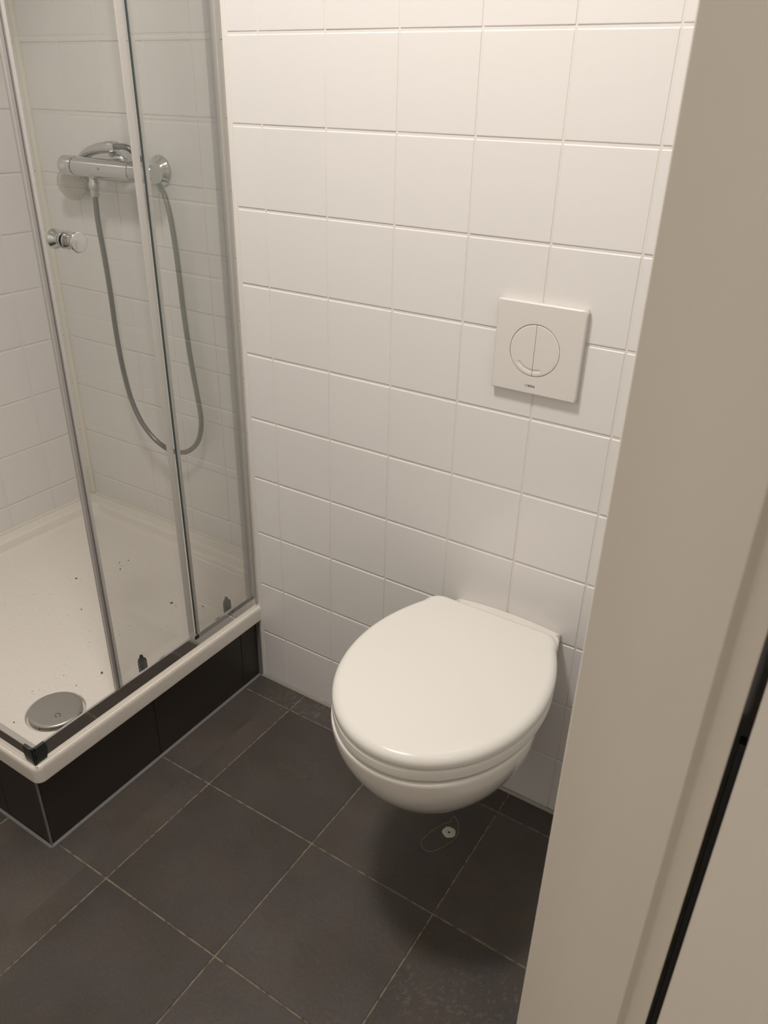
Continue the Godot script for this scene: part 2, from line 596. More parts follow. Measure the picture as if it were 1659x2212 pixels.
	obj("corner_strip", Shape.new().box(Vector3(-0.0978, 0.0955, 0.6742), Vector3(0.0052, 0.187, 0.0052), 0.0018), M.seal_grey, pl, "grey strip on the plinth corner")

func ring_bar(at: Vector3, up: Vector3, out: Vector3) -> PackedVector3Array:
	return PackedVector3Array([at - up * 0.1, at + up, at + up * 0.75 + out * 0.35, at + up * 0.3 + out * 0.8, at - up * 0.1 + out])

func make_door() -> void:
	var d := thing("door_1", "open off-white door and its frame close to the viewer on the right", "door", "structure", Vector3(1.0, 0, 0.77))
	# jamb profile in plan (x, z); the face towards the viewer is z = 0.77
	var plan := [Vector2(0.957, 0.742), Vector2(0.957, 0.768), Vector2(0.9585, 0.77), Vector2(1.0508, 0.77), Vector2(1.0522, 0.7696), Vector2(1.0531, 0.7684), Vector2(1.0575, 0.7580), Vector2(1.0590, 0.7556), Vector2(1.0615, 0.7544), Vector2(1.0650, 0.7540), Vector2(1.0748, 0.7540), Vector2(1.0762, 0.7525), Vector2(1.0762, 0.735)]
	var rings := []
	for y in [-0.0, 2.1]:
		var ring := PackedVector3Array()
		for p in plan: ring.append(Vector3(p.x, y, p.y))
		rings.append(ring)
	obj("frame", Shape.new().loft(rings), M.paint, d)
	var far := Shape.new().box(Vector3(1.005, 1.05, 1.607), Vector3(0.1, 2.1, 0.026), 0.002)
	far.box(Vector3(1.005, 2.115, 1.18), Vector3(0.1, 0.03, 0.88), 0.002)
	obj("frame", far, M.paint, d)
	obj("leaf", Shape.new().box(Vector3(1.4952, 1.05, 0.7375), Vector3(0.82, 2.07, 0.04), 0.0015), M.leaf, d, "off-white door leaf standing open")
	obj("draught_seal", Shape.new().box(Vector3(1.0822, 0.515, 0.742), Vector3(0.0055, 0.97, 0.012), 0.001), M.rubber, d, "black strip in the hinge gap")
	obj("hinge", Shape.new().lathe(Vector3(1.0805, 0.2, 0.728), Vector3.UP, [Vector2(0.0, 0.0), Vector2(0.006, 0.0), Vector2(0.006, 0.09), Vector2(0.0, 0.09)], 14), M.satin, d)
	obj("hinge", Shape.new().lathe(Vector3(1.0805, 1.8, 0.728), Vector3.UP, [Vector2(0.0, 0.0), Vector2(0.006, 0.0), Vector2(0.006, 0.09), Vector2(0.0, 0.09)], 14), M.satin, d)

# ------------------------------------------------------------------ toilet
# egg outline in plan: list of [x offset, z, normal x, normal z]
func egg(w: float, wr: float, zr: float, rc: float, zc: float, zf: float, ex := 2.0, taper := 2.0) -> Array:
	var half := []
	for i in 5:
		half.append(Vector2((wr - rc) * i / 5.0, zr))
	for i in 7:
		var a := -PI / 2 + PI / 2 * i / 7.0
		half.append(Vector2(wr - rc + rc * cos(a), zr + rc + rc * sin(a)))
	for i in 12:
		var z: float = lerp(zr + rc, zc, i / 12.0)
		half.append(Vector2(w - (w - wr) * pow((zc - z) / max(zc - zr - rc, 0.001), taper), z))
	for i in 29:
		var a := PI / 2 * i / 28.0
		half.append(Vector2(w * pow(cos(a), 2.0 / ex), zc + (zf - zc) * pow(sin(a), 2.0 / ex)))
	half[half.size() - 1].x = 0.0
	var full := half.duplicate()
	for i in range(half.size() - 2, 0, -1):
		full.append(Vector2(-half[i].x, half[i].y))
	var out := []
	for i in full.size():
		var t: Vector2 = full[(i + 1) % full.size()] - full[(i - 1 + full.size()) % full.size()]
		var nn := Vector2(t.y, -t.x).normalized()
		out.append([full[i].x, full[i].y, nn.x, nn.y])
	return out

func egg_ring(o: Array, xc: float, y: float, inset := 0.0, shrink := 1.0, zmid := 0.27) -> PackedVector3Array:
	var r := PackedVector3Array()
	for p in o:
		r.append(Vector3(xc + (p[0] - p[2] * inset) * shrink, y, zmid + (p[1] - p[3] * inset - zmid) * shrink))
	return r

func make_toilet() -> void:
	var xc := 0.6025
	var t := thing("toilet", "white wall-hung toilet with its lid closed", "toilet", "", Vector3(xc, 0.167, 0.0))
	var rim := egg(0.1795, 0.117, 0.0005, 0.008, 0.295, 0.5075, 2.05, 1.2)
	var rings := [egg_ring(rim, xc, 0.481, 0.03), egg_ring(rim, xc, 0.4808, 0.007), egg_ring(rim, xc, 0.4795, 0.0022), egg_ring(rim, xc, 0.477, 0.0003), egg_ring(rim, xc, 0.471)]
	for i in range(1, 19):
		var s := i / 18.0
		var y: float = lerp(0.468, 0.190, s)
		var k := 1.0 - pow(s, 1.62)
		k = pow(k, 0.97)
		var w: float = lerp(0.03, 0.1795, k)
		var wr: float = min(lerp(0.105, 0.117, k), w * 0.97)
		var o := egg(w, wr, 0.0005, min(0.008, wr * 0.3), lerp(0.125, 0.295, k), lerp(0.26, 0.5075, k), lerp(2.0, 2.05, k), lerp(1.6, 1.2, k))
		rings.append(egg_ring(o, xc, y))
	# arched ledge of the ceramic against the wall, behind the lid
	var ledge := []
	for p in [[0.0005, 0.0], [0.058, 0.0], [0.063, 0.0006], [0.0665, 0.004]]:
		var ring := PackedVector3Array()
		for i in 25:
			var q := i / 12.0 - 1.0
			ring.append(Vector3(xc + q * (0.117 - p[1]), 0.4795 + 0.0085 * (1.0 - pow(abs(q), 2.2)) - p[1], p[0]))
		for i in 25:
			var q := 1.0 - i / 12.0
			ring.append(Vector3(xc + q * 0.112, 0.463, p[0]))
		ledge.append(ring)
	obj("bowl", Shape.new().loft(rings).loft(ledge), M.ceramic, t)
	var so := egg(0.1835, 0.142, 0.073, 0.036, 0.272, 0.508, 2.03)
	obj("seat", Shape.new().loft([egg_ring(so, xc, 0.4845, 0.005), egg_ring(so, xc, 0.4855, 0.001), egg_ring(so, xc, 0.490), egg_ring(so, xc, 0.503), egg_ring(so, xc, 0.5065, 0.001), egg_ring(so, xc, 0.508, 0.005)]), M.seat, t)
	var lo := egg(0.184, 0.143, 0.072, 0.037, 0.272, 0.5085, 2.03)
	var lr := [egg_ring(lo, xc, 0.5095, 0.006), egg_ring(lo, xc, 0.5105, 0.0015), egg_ring(lo, xc, 0.5135, 0.0), egg_ring(lo, xc, 0.519, 0.0)]
	for i in 7:
		var a := PI / 2 * (i + 1) / 7.0
		lr.append(egg_ring(lo, xc, 0.519 + 0.0145 * sin(a), 0.016 * (1.0 - cos(a))))
	for k in [0.93, 0.8, 0.6, 0.35, 0.1]:
		lr.append(egg_ring(lo, xc, 0.5335 + 0.0022 * (1.0 - k * k), 0.016, k))
	obj("lid", Shape.new().loft(lr), M.seat, t, "closed white lid")
	for s in [-1.0, 1.0]:
		obj("hinge", Shape.new().lathe(Vector3(xc + s * 0.078 - 0.018, 0.493, 0.052), Vector3.RIGHT, [Vector2(0.0, 0.0), Vector2(0.010, 0.0), Vector2(0.012, 0.002), Vector2(0.012, 0.034), Vector2(0.010, 0.036), Vector2(0.0, 0.036)], 18), M.seat, t)

func make_flush_plate() -> void:
	var c := Vector3(0.6025, 1.044, 0.0)
	var t := thing("flush_plate", "square white dual flush plate in the wall above the toilet", "flush plate", "", c)
	var f := Shape.new()
	# square frame with a round opening: loft between a square and circles, all with the same number of points
	var hub := Vector2(0.598, 1.0425)
	var n := 96
	var sq := func(half: float, z: float) -> PackedVector3Array:
		var r := PackedVector3Array()
		for i in n:
			var a := TAU * i / n + 0.0001
			var d := Vector2(cos(a), sin(a))
			var k: float = half / max(abs(d.x), abs(d.y))
			r.append(Vector3(c.x + d.x * k, c.y + d.y * k, z))
		return r
	var ci := func(rad: float, z: float) -> PackedVector3Array:
		var r := PackedVector3Array()
		for i in n:
			var a := TAU * i / n + 0.0001
			r.append(Vector3(hub.x + cos(a) * rad, hub.y + sin(a) * rad, z))
		return r
	f.loft([sq.call(0.0775, 0.0005), sq.call(0.0775, 0.002), null, sq.call(0.0798, 0.0035), sq.call(0.0798, 0.0098), null, sq.call(0.0798, 0.0098), sq.call(0.0792, 0.0118), sq.call(0.0772, 0.0128), null, sq.call(0.0772, 0.0128), ci.call(0.0464, 0.0128), ci.call(0.0459, 0.0124), null, ci.call(0.0459, 0.0124), ci.call(0.0459, 0.0035)], true, true)
	obj("frame", f, M.plate, t)
	# two half-round buttons, with a smile-shaped hollow pressed across them
	var arc := [Vector2(0.5722, 1.0184), Vector2(0.5750, 1.0156), Vector2(0.5782, 1.0130), Vector2(0.5822, 1.0106), Vector2(0.5868, 1.0086), Vector2(0.5918, 1.0073), Vector2(0.5968, 1.0067), Vector2(0.6018, 1.0068), Vector2(0.6066, 1.0075), Vector2(0.6105, 1.0087)]
	for s in [-1.0, 1.0]:
		var b := Shape.new()
		var rs := 30
		var as_ := 60
		var rings := []
		for j in as_ + 1:
			var a: float = -PI / 2 + PI * j / as_
			var row := []
			for i in rs + 1:
				var rad: float = 0.0447 * i / rs
				var p := hub + Vector2(s * (0.00035 + cos(a) * rad), sin(a) * rad)
				var away := 1.0
				for q in arc.size() - 1:
					away = min(away, p.distance_to(Geometry2D.get_closest_point_to_segment(p, arc[q], arc[q + 1])))
				var dip: float = 0.0011 * (1.0 - smoothstep(0.0012, 0.0030, away))
				row.append(Vector3(p.x, p.y, 0.0127 - dip - (0.0005 if i == rs else 0.0)))
			rings.append(row)
		for j in as_:
			for i in rs:
				b.tri(rings[j][i], rings[j][i + 1], rings[j + 1][i + 1], 1)
				b.tri(rings[j][i], rings[j + 1][i + 1], rings[j + 1][i], 1)
			var e0: Vector3 = rings[j][rs]
			var e1: Vector3 = rings[j + 1][rs]
			b.tri(e0, Vector3(e0.x, e0.y, 0.004), Vector3(e1.x, e1.y, 0.004), 2)
			b.tri(e0, Vector3(e1.x, e1.y, 0.004), e1, 2)
		var lo: Vector3 = rings[0][rs]
		var hi: Vector3 = rings[as_][rs]
		b.tri(lo, hi, Vector3(hi.x, hi.y, 0.004), 3)
		b.tri(lo, Vector3(hi.x, hi.y, 0.004), Vector3(lo.x, lo.y, 0.004), 3)
		if s > 0.0: b.flip_all()
		obj("button", b, M.plate, t)
	var tm := TextMesh.new()
	tm.text = "WISA"
	var fo := SystemFont.new()
	fo.font_names = PackedStringArray(["Droid Sans"])
	fo.font_weight = 700
	tm.font = fo
	tm.font_size = 32
	tm.pixel_size = 0.01
	tm.depth = 0.02
	var l := obj("lettering", tm, M.print, t, "small dark maker's name")
	var bb := tm.get_aabb()
	l.scale = Vector3(0.0140 / bb.size.x, 0.0042 / bb.size.y, 0.012)
	l.position = Vector3(0.5994, 0.9797, 0.0129) - c - (bb.position + bb.size * 0.5) * l.scale
	var lg := []
	for i in 12:
		var a := TAU * i / 12.0
		lg.append(Vector3(0.5896 + cos(a) * 0.0017, 0.9797 + sin(a) * 0.0019, 0.0128))
	obj("emblem", Shape.new().tube(lg, 0.00028, 6, 2, true), M.print, t, "small dark ring mark")

# ------------------------------------------------------------------ shower
func round_rect(x0: float, x1: float, z0: float, z1: float, r: float, y: float) -> PackedVector3Array:
	var out := PackedVector3Array()
	var cs := [Vector2(x1 - r, z1 - r), Vector2(x0 + r, z1 - r), Vector2(x0 + r, z0 + r), Vector2(x1 - r, z0 + r)]
	for q in 4:
		for i in 13:
			var a := PI / 2 * q + PI / 2 * i / 12.0
			var p: Vector2 = cs[q] + Vector2(cos(a), sin(a)) * r
			out.append(Vector3(p.x, y, p.y))
	return out

func make_tray() -> void:
	var t := thing("shower_tray", "white square shower tray with a raised rim and a round waste", "shower tray", "", Vector3(-0.52, 0.19, 0.24))
	var x0 := -0.9645
	var x1 := -0.0805
	var z0 := -0.1945
	var z1 := 0.6790
	var rg := []
	# [inset, height, corner radius]
	for p in [[0.012, 0.1895, 0.012], [0.003, 0.1895, 0.018], [0.0006, 0.1905, 0.018], [0.0, 0.193, 0.018], [0.0, 0.221, 0.018], [0.0006, 0.2270, 0.018], [0.0022, 0.2312, 0.017], [0.0046, 0.2330, 0.015], [0.0066, 0.2328, 0.013], [0.0084, 0.2313, 0.012], [0.0105, 0.2306, 0.010], [0.014, 0.2305, 0.010], [0.039, 0.2305, 0.030], [0.0425, 0.2292, 0.034], [0.0455, 0.2250, 0.038], [0.0490, 0.2080, 0.044], [0.0515, 0.2035, 0.047], [0.0560, 0.2008, 0.050], [0.0640, 0.2000, 0.055]]:
		rg.append(round_rect(x0 + p[0], x1 - p[0], z0 + p[0], z1 - p[0], p[2], p[1]))
	var hub := Vector2(-0.2265, 0.5265)
	for p in [[0.0665, 0.1999], [0.0640, 0.1985], [0.062, 0.195], [0.0615, 0.185], [0.05, 0.182]]:
		var c := PackedVector3Array()
		var m: PackedVector3Array = rg[rg.size() - 1]
		for q in 4:
			for i in 13:
				var a := PI / 2 * q + PI / 2 * (i + 0.02) / 12.1
				c.append(Vector3(hub.x + cos(a) * p[0], p[1], hub.y + sin(a) * p[0]))
		rg.append(c)
	obj("basin", Shape.new().loft(rg), M.tray, t)
	var d := obj("drain", Shape.new().lathe(Vector3(hub.x, 0.186, hub.y), Vector3.UP, [Vector2(0.0, 0.0), Vector2(0.045, 0.0), Vector2(0.045, 0.014), Vector2(0.0555, 0.0142), Vector2(0.0572, 0.0155), Vector2(0.0575, 0.0175), Vector2(0.0565, 0.0192), Vector2(0.054, 0.0202), Vector2(0.05, 0.0206), Vector2(0.02, 0.0212), Vector2(0.0, 0.0213)], 64), M.drain, t, "round chrome waste cover with a small ring mark")
	obj("gap", Shape.new().lathe(Vector3(hub.x, 0.1825, hub.y), Vector3.UP, [Vector2(0.0, 0.0), Vector2(0.0608, 0.0), Vector2(0.0608, 0.0035), Vector2(0.0, 0.0035)], 40), M.rubber, d)
	var mk := []
	for i in 10:
		var a := 0.9 + TAU * 0.86 * i / 9.0
		mk.append(Vector3(-0.2035 + cos(a) * 0.0058, 0.2074, 0.5372 + sin(a) * 0.0058))
	obj("emblem", Shape.new().tube(mk, 0.00055, 6, 4), M.print, d)
	for a in 6:
		var an := TAU * a / 6.0 + 0.35
		obj("spacer", Shape.new().box(Vector3(hub.x + cos(an) * 0.0535, 0.193, hub.y + sin(an) * 0.0535), Vector3(0.003, 0.014, 0.003), 0.0005), M.satin, d)
	# flakes of dirt on the tray, each a small uneven chip, too many and too small to be separate things
	var fl := Shape.new()
	var r := RandomNumberGenerator.new()
	r.seed = 5
	var spots := [[-0.2443, 0.3842, 3.2], [-0.3200, 0.0867, 3.4], [-0.2406, 0.0509, 2.6], [-0.5829, 0.0027, 1.6], [-0.5950, 0.0266, 1.6], [-0.5654, 0.0490, 2.2], [-0.6285, 0.1514, 2.4], [-0.4943, 0.2418, 1.4], [-0.2573, 0.4465, 1.2], [-0.2697, 0.6007, 1.3], [-0.575, 0.034, 1.1], [-0.31, 0.44, 0.9]]
	for i in 34:
		spots.append([r.randf_range(-0.75, -0.2), r.randf_range(0.05, 0.62), r.randf_range(0.35, 0.75)])
	for s in spots:
		if Vector2(s[0], s[1]).distance_to(hub) < 0.075: continue
		var ring := PackedVector3Array()
		var top := PackedVector3Array()
		var k: float = s[2] * 0.001
		var turn := r.randf() * TAU
		for i in 7:
			var a := TAU * i / 7.0
			var rad := k * r.randf_range(0.55, 1.25)
			var p := Vector2(cos(a) * rad * 1.5, sin(a) * rad * 0.75).rotated(turn)
			ring.append(Vector3(s[0] + p.x, 0.2000, s[1] + p.y))
			top.append(Vector3(s[0] + p.x * 0.7, 0.2014 + k * 0.5, s[1] + p.y * 0.7))
		fl.loft([ring, null, top])
	var o := obj("dirt_flakes", fl, M.dirt)
	tag(o, "scattered dark specks of dirt lying on the white shower tray", "dirt", "", "stuff")

func rail_profile(wide: float) -> Array:
	# (across, height) outline of a chrome bottom rail, outer face first
	return [Vector2(0.0, 0.2305), Vector2(0.0, 0.2725), Vector2(0.0006, 0.2738), Vector2(wide - 0.0006, 0.2738), Vector2(wide, 0.2725), Vector2(wide, 0.2305)]

func make_enclosure() -> void:
	var e := thing("shower_enclosure", "clear glass corner shower screen on chrome rails, fixed panel beside the toilet wall", "shower screen", "", Vector3(-0.1, 0.2305, 0.3))
	# chrome rails along both open sides of the tray
	var xo := -0.0915
	var zo := 0.6685
	var side := []
	for z in [0.0015, 0.668]:
		var ring := PackedVector3Array()
		for p in rail_profile(0.006): ring.append(Vector3(xo - p.x, p.y, z))
		side.append(ring)
	obj("bottom_rail", Shape.new().extrude(side), M.polished, e)
	var front := []
	for x in [-0.960, -0.094]:
		var ring := PackedVector3Array()
		for p in rail_profile(0.013): ring.append(Vector3(x, p.y, zo - p.x))
		front.append(ring)
	obj("bottom_rail", Shape.new().extrude(front), M.polished, e)
	# pale bedding strip the rail stands on
	obj("bedding_strip", Shape.new().box(Vector3(-0.0900, 0.2325, 0.335), Vector3(0.004, 0.004, 0.668), 0.001).box(Vector3(-0.52, 0.2325, 0.6700), Vector3(0.87, 0.004, 0.004), 0.001), M.seal_white, e)
	# dark chrome corner piece with bowed sides
	var cb := Shape.new()
	for s in 2:
		var o := PackedVector2Array()
		for i in 9:
			var q := i / 8.0
			o.append(Vector2(lerp(0.0275, 0.024, q) + 0.004 * sin(PI * q), lerp(0.2745, 0.2335, q)))
		o.append(Vector2(-0.0022, 0.2315))
		o.append(Vector2(-0.0022, 0.2745))
		var r0 := PackedVector3Array()
		var r1 := PackedVector3Array()
		for p in o:
			if s == 0:
				r0.append(Vector3(xo - 0.004, p.y, zo - p.x)); r1.append(Vector3(xo + 0.0022, p.y, zo - p.x))
			else:
				r0.append(Vector3(xo - p.x, p.y, zo - 0.004)); r1.append(Vector3(xo - p.x, p.y, zo + 0.0022))
		cb.loft([r0, null, r1])
	cb.box(Vector3(xo - 0.0005, 0.253, zo - 0.0005), Vector3(0.0062, 0.0435, 0.0062), 0.0016)
	obj("corner_block", cb, M.dark_chrome, e, "dark corner piece joining the two rails")
	# fixed glass beside the wall
	var fp := obj("fixed_panel", Shape.new().box(Vector3(-0.0935, 1.23, 0.113), Vector3(0.004, 1.94, 0.202)), M.glass, e)
	obj("glass_edge", Shape.new().box(Vector3(-0.0935, 1.225, 0.2153), Vector3(0.0041, 1.93, 0.0014)), M.glass_edge, fp, "dark green polished glass edge")
	obj("edge_seal", Shape.new().box(Vector3(-0.0985, 1.225, 0.2265), Vector3(0.0035, 1.93, 0.017), 0.001).box(Vector3(-0.0985, 1.225, 0.2065), Vector3(0.0035, 1.93, 0.013), 0.001), M.pvc, e, "whitish sealing strip along the glass edge")
	obj("seal_foot", Shape.new().box(Vector3(-0.0955, 0.266, 0.2165), Vector3(0.012, 0.012, 0.014), 0.002), M.clip, e)
	obj("wall_profile", Shape.new().box(Vector3(-0.0955, 1.225, 0.0065), Vector3(0.0135, 1.93, 0.011), 0.001), M.profile, e, "slim metal channel on the wall")
	obj("top_rail", Shape.new().box(Vector3(-0.1, 2.215, 0.335), Vector3(0.03, 0.035, 0.672), 0.002).box(Vector3(-0.53, 2.215, 0.66), Vector3(0.86, 0.035, 0.03), 0.002), M.polished, e)
	var fp2 := obj("fixed_panel", Shape.new().box(Vector3(-0.85, 1.23, 0.6665), Vector3(0.21, 1.94, 0.004)), M.glass, e)
	obj("glass_edge", Shape.new().box(Vector3(-0.7443, 1.18, 0.6665), Vector3(0.0016, 1.83, 0.0056)), M.glass_edge, fp2)

	# sliding door, pushed open behind the fixed panel
	var d := thing("sliding_door", "clear glass sliding shower door with a chrome knob, pushed back behind the fixed panel", "shower door", "", Vector3(-0.1075, 0.263, 0.22))
	obj("pane", Shape.new().box(Vector3(-0.1075, 1.235, 0.218), Vector3(0.004, 1.94, 0.436)), M.glass, d)
	var sx := -0.1045
	var ms := obj("edge_seal", Shape.new().box(Vector3(sx, 1.235, 0.4478), Vector3(0.009, 1.94, 0.0078), 0.0015), M.pvc_grey, d, "grey magnetic sealing strip on the door edge")
	obj("groove", Shape.new().box(Vector3(sx + 0.0006, 1.235, 0.4428), Vector3(0.0090, 1.94, 0.0020)), M.groove, ms)
	obj("lip", Shape.new().box(Vector3(sx + 0.003, 1.235, 0.4522), Vector3(0.005, 1.94, 0.0010)), M.pvc, ms)
	obj("lip", Shape.new().box(Vector3(sx, 1.235, 0.4377), Vector3(0.0090, 1.94, 0.0080), 0.0015), M.pvc, ms)
	obj("rear_seal", Shape.new().box(Vector3(-0.1075, 1.235, 0.0115), Vector3(0.008, 1.94, 0.015), 0.001), M.pvc_clear, d, "translucent strip on the rear edge")
	obj("rear_edge", Shape.new().box(Vector3(-0.1075, 1.235, 0.0026), Vector3(0.0050, 1.94, 0.0014)), M.glass_edge, d)
	for s in [-1.0, 1.0]:
		var prof := [Vector2(0.0, 0.0), Vector2(0.0135, 0.0), Vector2(0.0140, 0.0015), Vector2(0.0132, 0.006), Vector2(0.0105, 0.012), Vector2(0.0095, 0.0165), Vector2(0.0102, 0.021), Vector2(0.0135, 0.0265), Vector2(0.0158, 0.0305), Vector2(0.0164, 0.033), Vector2(0.0158, 0.0352), Vector2(0.0145, 0.036), Vector2(0.0, 0.0362)]
		prof = prof.map(func(p): return Vector2(p.x * 1.04, p.y * 0.83))
		obj("knob", Shape.new().lathe(Vector3(-0.1075 + s * 0.0026, 1.1975, 0.3890), Vector3(s, 0, 0), prof, 36), M.chrome, d, "chrome spool-shaped knob")
	for z in [0.3625, 0.0825]:
		var o := PackedVector2Array()
		for p in [Vector2(-0.0095, 0.246), Vector2(-0.0095, 0.277), Vector2(-0.0085, 0.283), Vector2(-0.0055, 0.288), Vector2(-0.001, 0.2905), Vector2(0.0035, 0.2895), Vector2(0.007, 0.286), Vector2(0.009, 0.2815), Vector2(0.0095, 0.276), Vector2(0.0095, 0.246)]:
			o.append(p)
		var s := Shape.new()
		var r0 := PackedVector3Array()
		var r1 := PackedVector3Array()
		var r2 := PackedVector3Array()
		for p in o:
			r0.append(Vector3(-0.113, p.y, z - p.x)); r1.append(Vector3(-0.121, p.y, z - p.x)); r2.append(Vector3(-0.124, lerp(p.y, 0.268, 0.15), z - p.x * 0.8))
		s.loft([r0, null, r1, null, r2])
		var rl := obj("roller", s, M.clip, d, "dark grey roller bracket")
		obj("pin", Shape.new().lathe(Vector3(-0.1195, 0.288, z - 0.001), Vector3.UP, [Vector2(0.0, 0.0), Vector2(0.0042, 0.0), Vector2(0.0042, 0.0045), Vector2(0.003, 0.006), Vector2(0.0, 0.006)], 14), M.clip, rl)
		obj("hanger", Shape.new().box(Vector3(-0.106, 2.144, z), Vector3(0.012, 0.115, 0.018), 0.004), M.satin, d, "metal hanger under the top rail")

func make_mixer() -> void:
	var y := 1.2485
	var z := -0.128
	var t := thing("shower_mixer", "chrome bar-shaped thermostatic shower mixer on the tiled shower wall", "shower mixer", "", Vector3(-0.57, y, -0.195))
	obj("body", Shape.new().lathe(Vector3(-0.7185, y, z), Vector3.RIGHT, [Vector2(0.0, 0.0), Vector2(0.0222, 0.0), Vector2(0.0232, 0.0015), Vector2(0.0232, 0.2015), Vector2(0.0222, 0.203), Vector2(0.0, 0.203)], 40), M.chrome, t)
	var lh := obj("handle", Shape.new().lathe(Vector3(-0.7195, y, z), Vector3.LEFT, [Vector2(0.0, 0.0), Vector2(0.0235, 0.0), Vector2(0.0244, 0.0015), Vector2(0.0248, 0.01), Vector2(0.0248, 0.039), Vector2(0.0235, 0.0445), Vector2(0.0205, 0.0472), Vector2(0.0, 0.048)], 40), M.chrome, t, "temperature handle on the left end")
	var oval := PackedVector2Array()
	for i in 24:
		oval.append(Vector2(-0.7445 + cos(TAU * i / 24.0) * 0.0115, y - 0.0005 + sin(TAU * i / 24.0) * 0.0068))
	obj("stop_button", Shape.new().slab(oval, z + 0.018, z + 0.0262, 0.0015), M.spray, lh, "pale oval button")
	obj("handle", Shape.new().lathe(Vector3(-0.5145, y, z), Vector3.RIGHT, [Vector2(0.0, 0.0), Vector2(0.0225, 0.0), Vector2(0.0232, 0.0012), Vector2(0.0232, 0.070), Vector2(0.0225, 0.0745), Vector2(0.0205, 0.0765), null, Vector2(0.0205, 0.0765), Vector2(0.019, 0.0772), Vector2(0.0, 0.0775)], 40), M.chrome, t, "flow handle on the right end")
	for x in [-0.6435, -0.4935]:
		obj("wall_rosette", Shape.new().lathe(Vector3(x, y, -0.1955), Vector3.BACK, [Vector2(0.0, 0.0), Vector2(0.036, 0.0), Vector2(0.0362, 0.0025), Vector2(0.034, 0.006), Vector2(0.028, 0.012), Vector2(0.021, 0.019), Vector2(0.0165, 0.027), Vector2(0.0155, 0.033), Vector2(0.0135, 0.034), Vector2(0.0135, 0.062), Vector2(0.0, 0.062)], 36), M.chrome, t)
	obj("hose_outlet", Shape.new().lathe(Vector3(-0.664, 1.2290, z), Vector3(-0.01, -1, 0), [Vector2(0.0, 0.0), Vector2(0.0105, 0.0), Vector2(0.0105, 0.013), Vector2(0.0128, 0.0145), Vector2(0.0128, 0.028), Vector2(0.0108, 0.030), Vector2(0.0108, 0.046), Vector2(0.0092, 0.0475), Vector2(0.0, 0.0475)], 18), M.chrome, t)
	# cradle on top of the bar that carries the hand shower
	obj("holder", Shape.new().tube([Vector3(-0.604, 1.262, -0.145), Vector3(-0.600, 1.276, -0.145), Vector3(-0.592, 1.287, -0.142)], [0.012, 0.0095, 0.0115], 14, 4).tube([Vector3(-0.602, 1.272, -0.142), Vector3(-0.583, 1.274, -0.15), Vector3(-0.566, 1.269, -0.158)], [0.009, 0.010, 0.004], 14, 4), M.chrome, t, "cradle for the hand shower")
	obj("emblem", Shape.new().lathe(Vector3(-0.612, y + 0.0015, z + 0.0229), Vector3.BACK, [Vector2(0.0, 0.0), Vector2(0.0036, 0.0), Vector2(0.0034, 0.0006), Vector2(0.0, 0.0007)], 16), M.groove, t, "small dark emblem")

	var h := thing("hand_shower", "chrome hand shower with a pale round spray face lying behind the mixer", "hand shower", "", Vector3(-0.70, 1.26, -0.16))
	obj("handle", Shape.new().tube([Vector3(-0.782, 1.226, -0.171), Vector3(-0.752, 1.252, -0.164), Vector3(-0.704, 1.278, -0.153), Vector3(-0.655, 1.291, -0.146), Vector3(-0.615, 1.2965, -0.142)], [0.017, 0.0135, 0.0115, 0.0125, 0.0135], 18, 6), M.chrome, h)
	obj("collar", Shape.new().tube([Vector3(-0.6145, 1.2968, -0.1418), Vector3(-0.598, 1.2985, -0.1408), Vector3(-0.577, 1.3000, -0.140)], [0.0138, 0.0138, 0.0118], 18, 4), M.chrome, h)
	var face := Vector3(0.40, -0.18, 0.90).normalized()
	var hc := Vector3(-0.787, 1.201, -0.1615)
	obj("head", Shape.new().lathe(hc, face, [Vector2(0.0, -0.016), Vector2(0.018, -0.0155), Vector2(0.034, -0.010), Vector2(0.0415, -0.002), Vector2(0.0425, 0.003), Vector2(0.0415, 0.006), Vector2(0.039, 0.0065), Vector2(0.0, 0.0065)], 44), M.chrome, h)
	var sp := Shape.new().lathe(hc, face, [Vector2(0.0, 0.006), Vector2(0.0385, 0.006), Vector2(0.037, 0.0085), Vector2(0.025, 0.0100), Vector2(0.0, 0.0105)], 44)
	var sf := obj("spray_face", sp, M.spray, h, "pale round spray face")
	var nz := Shape.new()
	var u := face.cross(Vector3.UP).normalized()
	var w := face.cross(u)
	for ring in [[0.008, 6], [0.016, 12], [0.024, 18], [0.031, 24]]:
		for i in ring[1]:
			var a: float = TAU * i / ring[1]
			nz.lathe(hc + (u * cos(a) + w * sin(a)) * ring[0] + face * 0.0085, face, [Vector2(0.0, 0.0), Vector2(0.0012, 0.0), Vector2(0.0008, 0.0022), Vector2(0.0, 0.0022)], 6)
	var no := obj("nozzles", nz, M.plug, sf)
	no.set_meta("kind", "stuff")

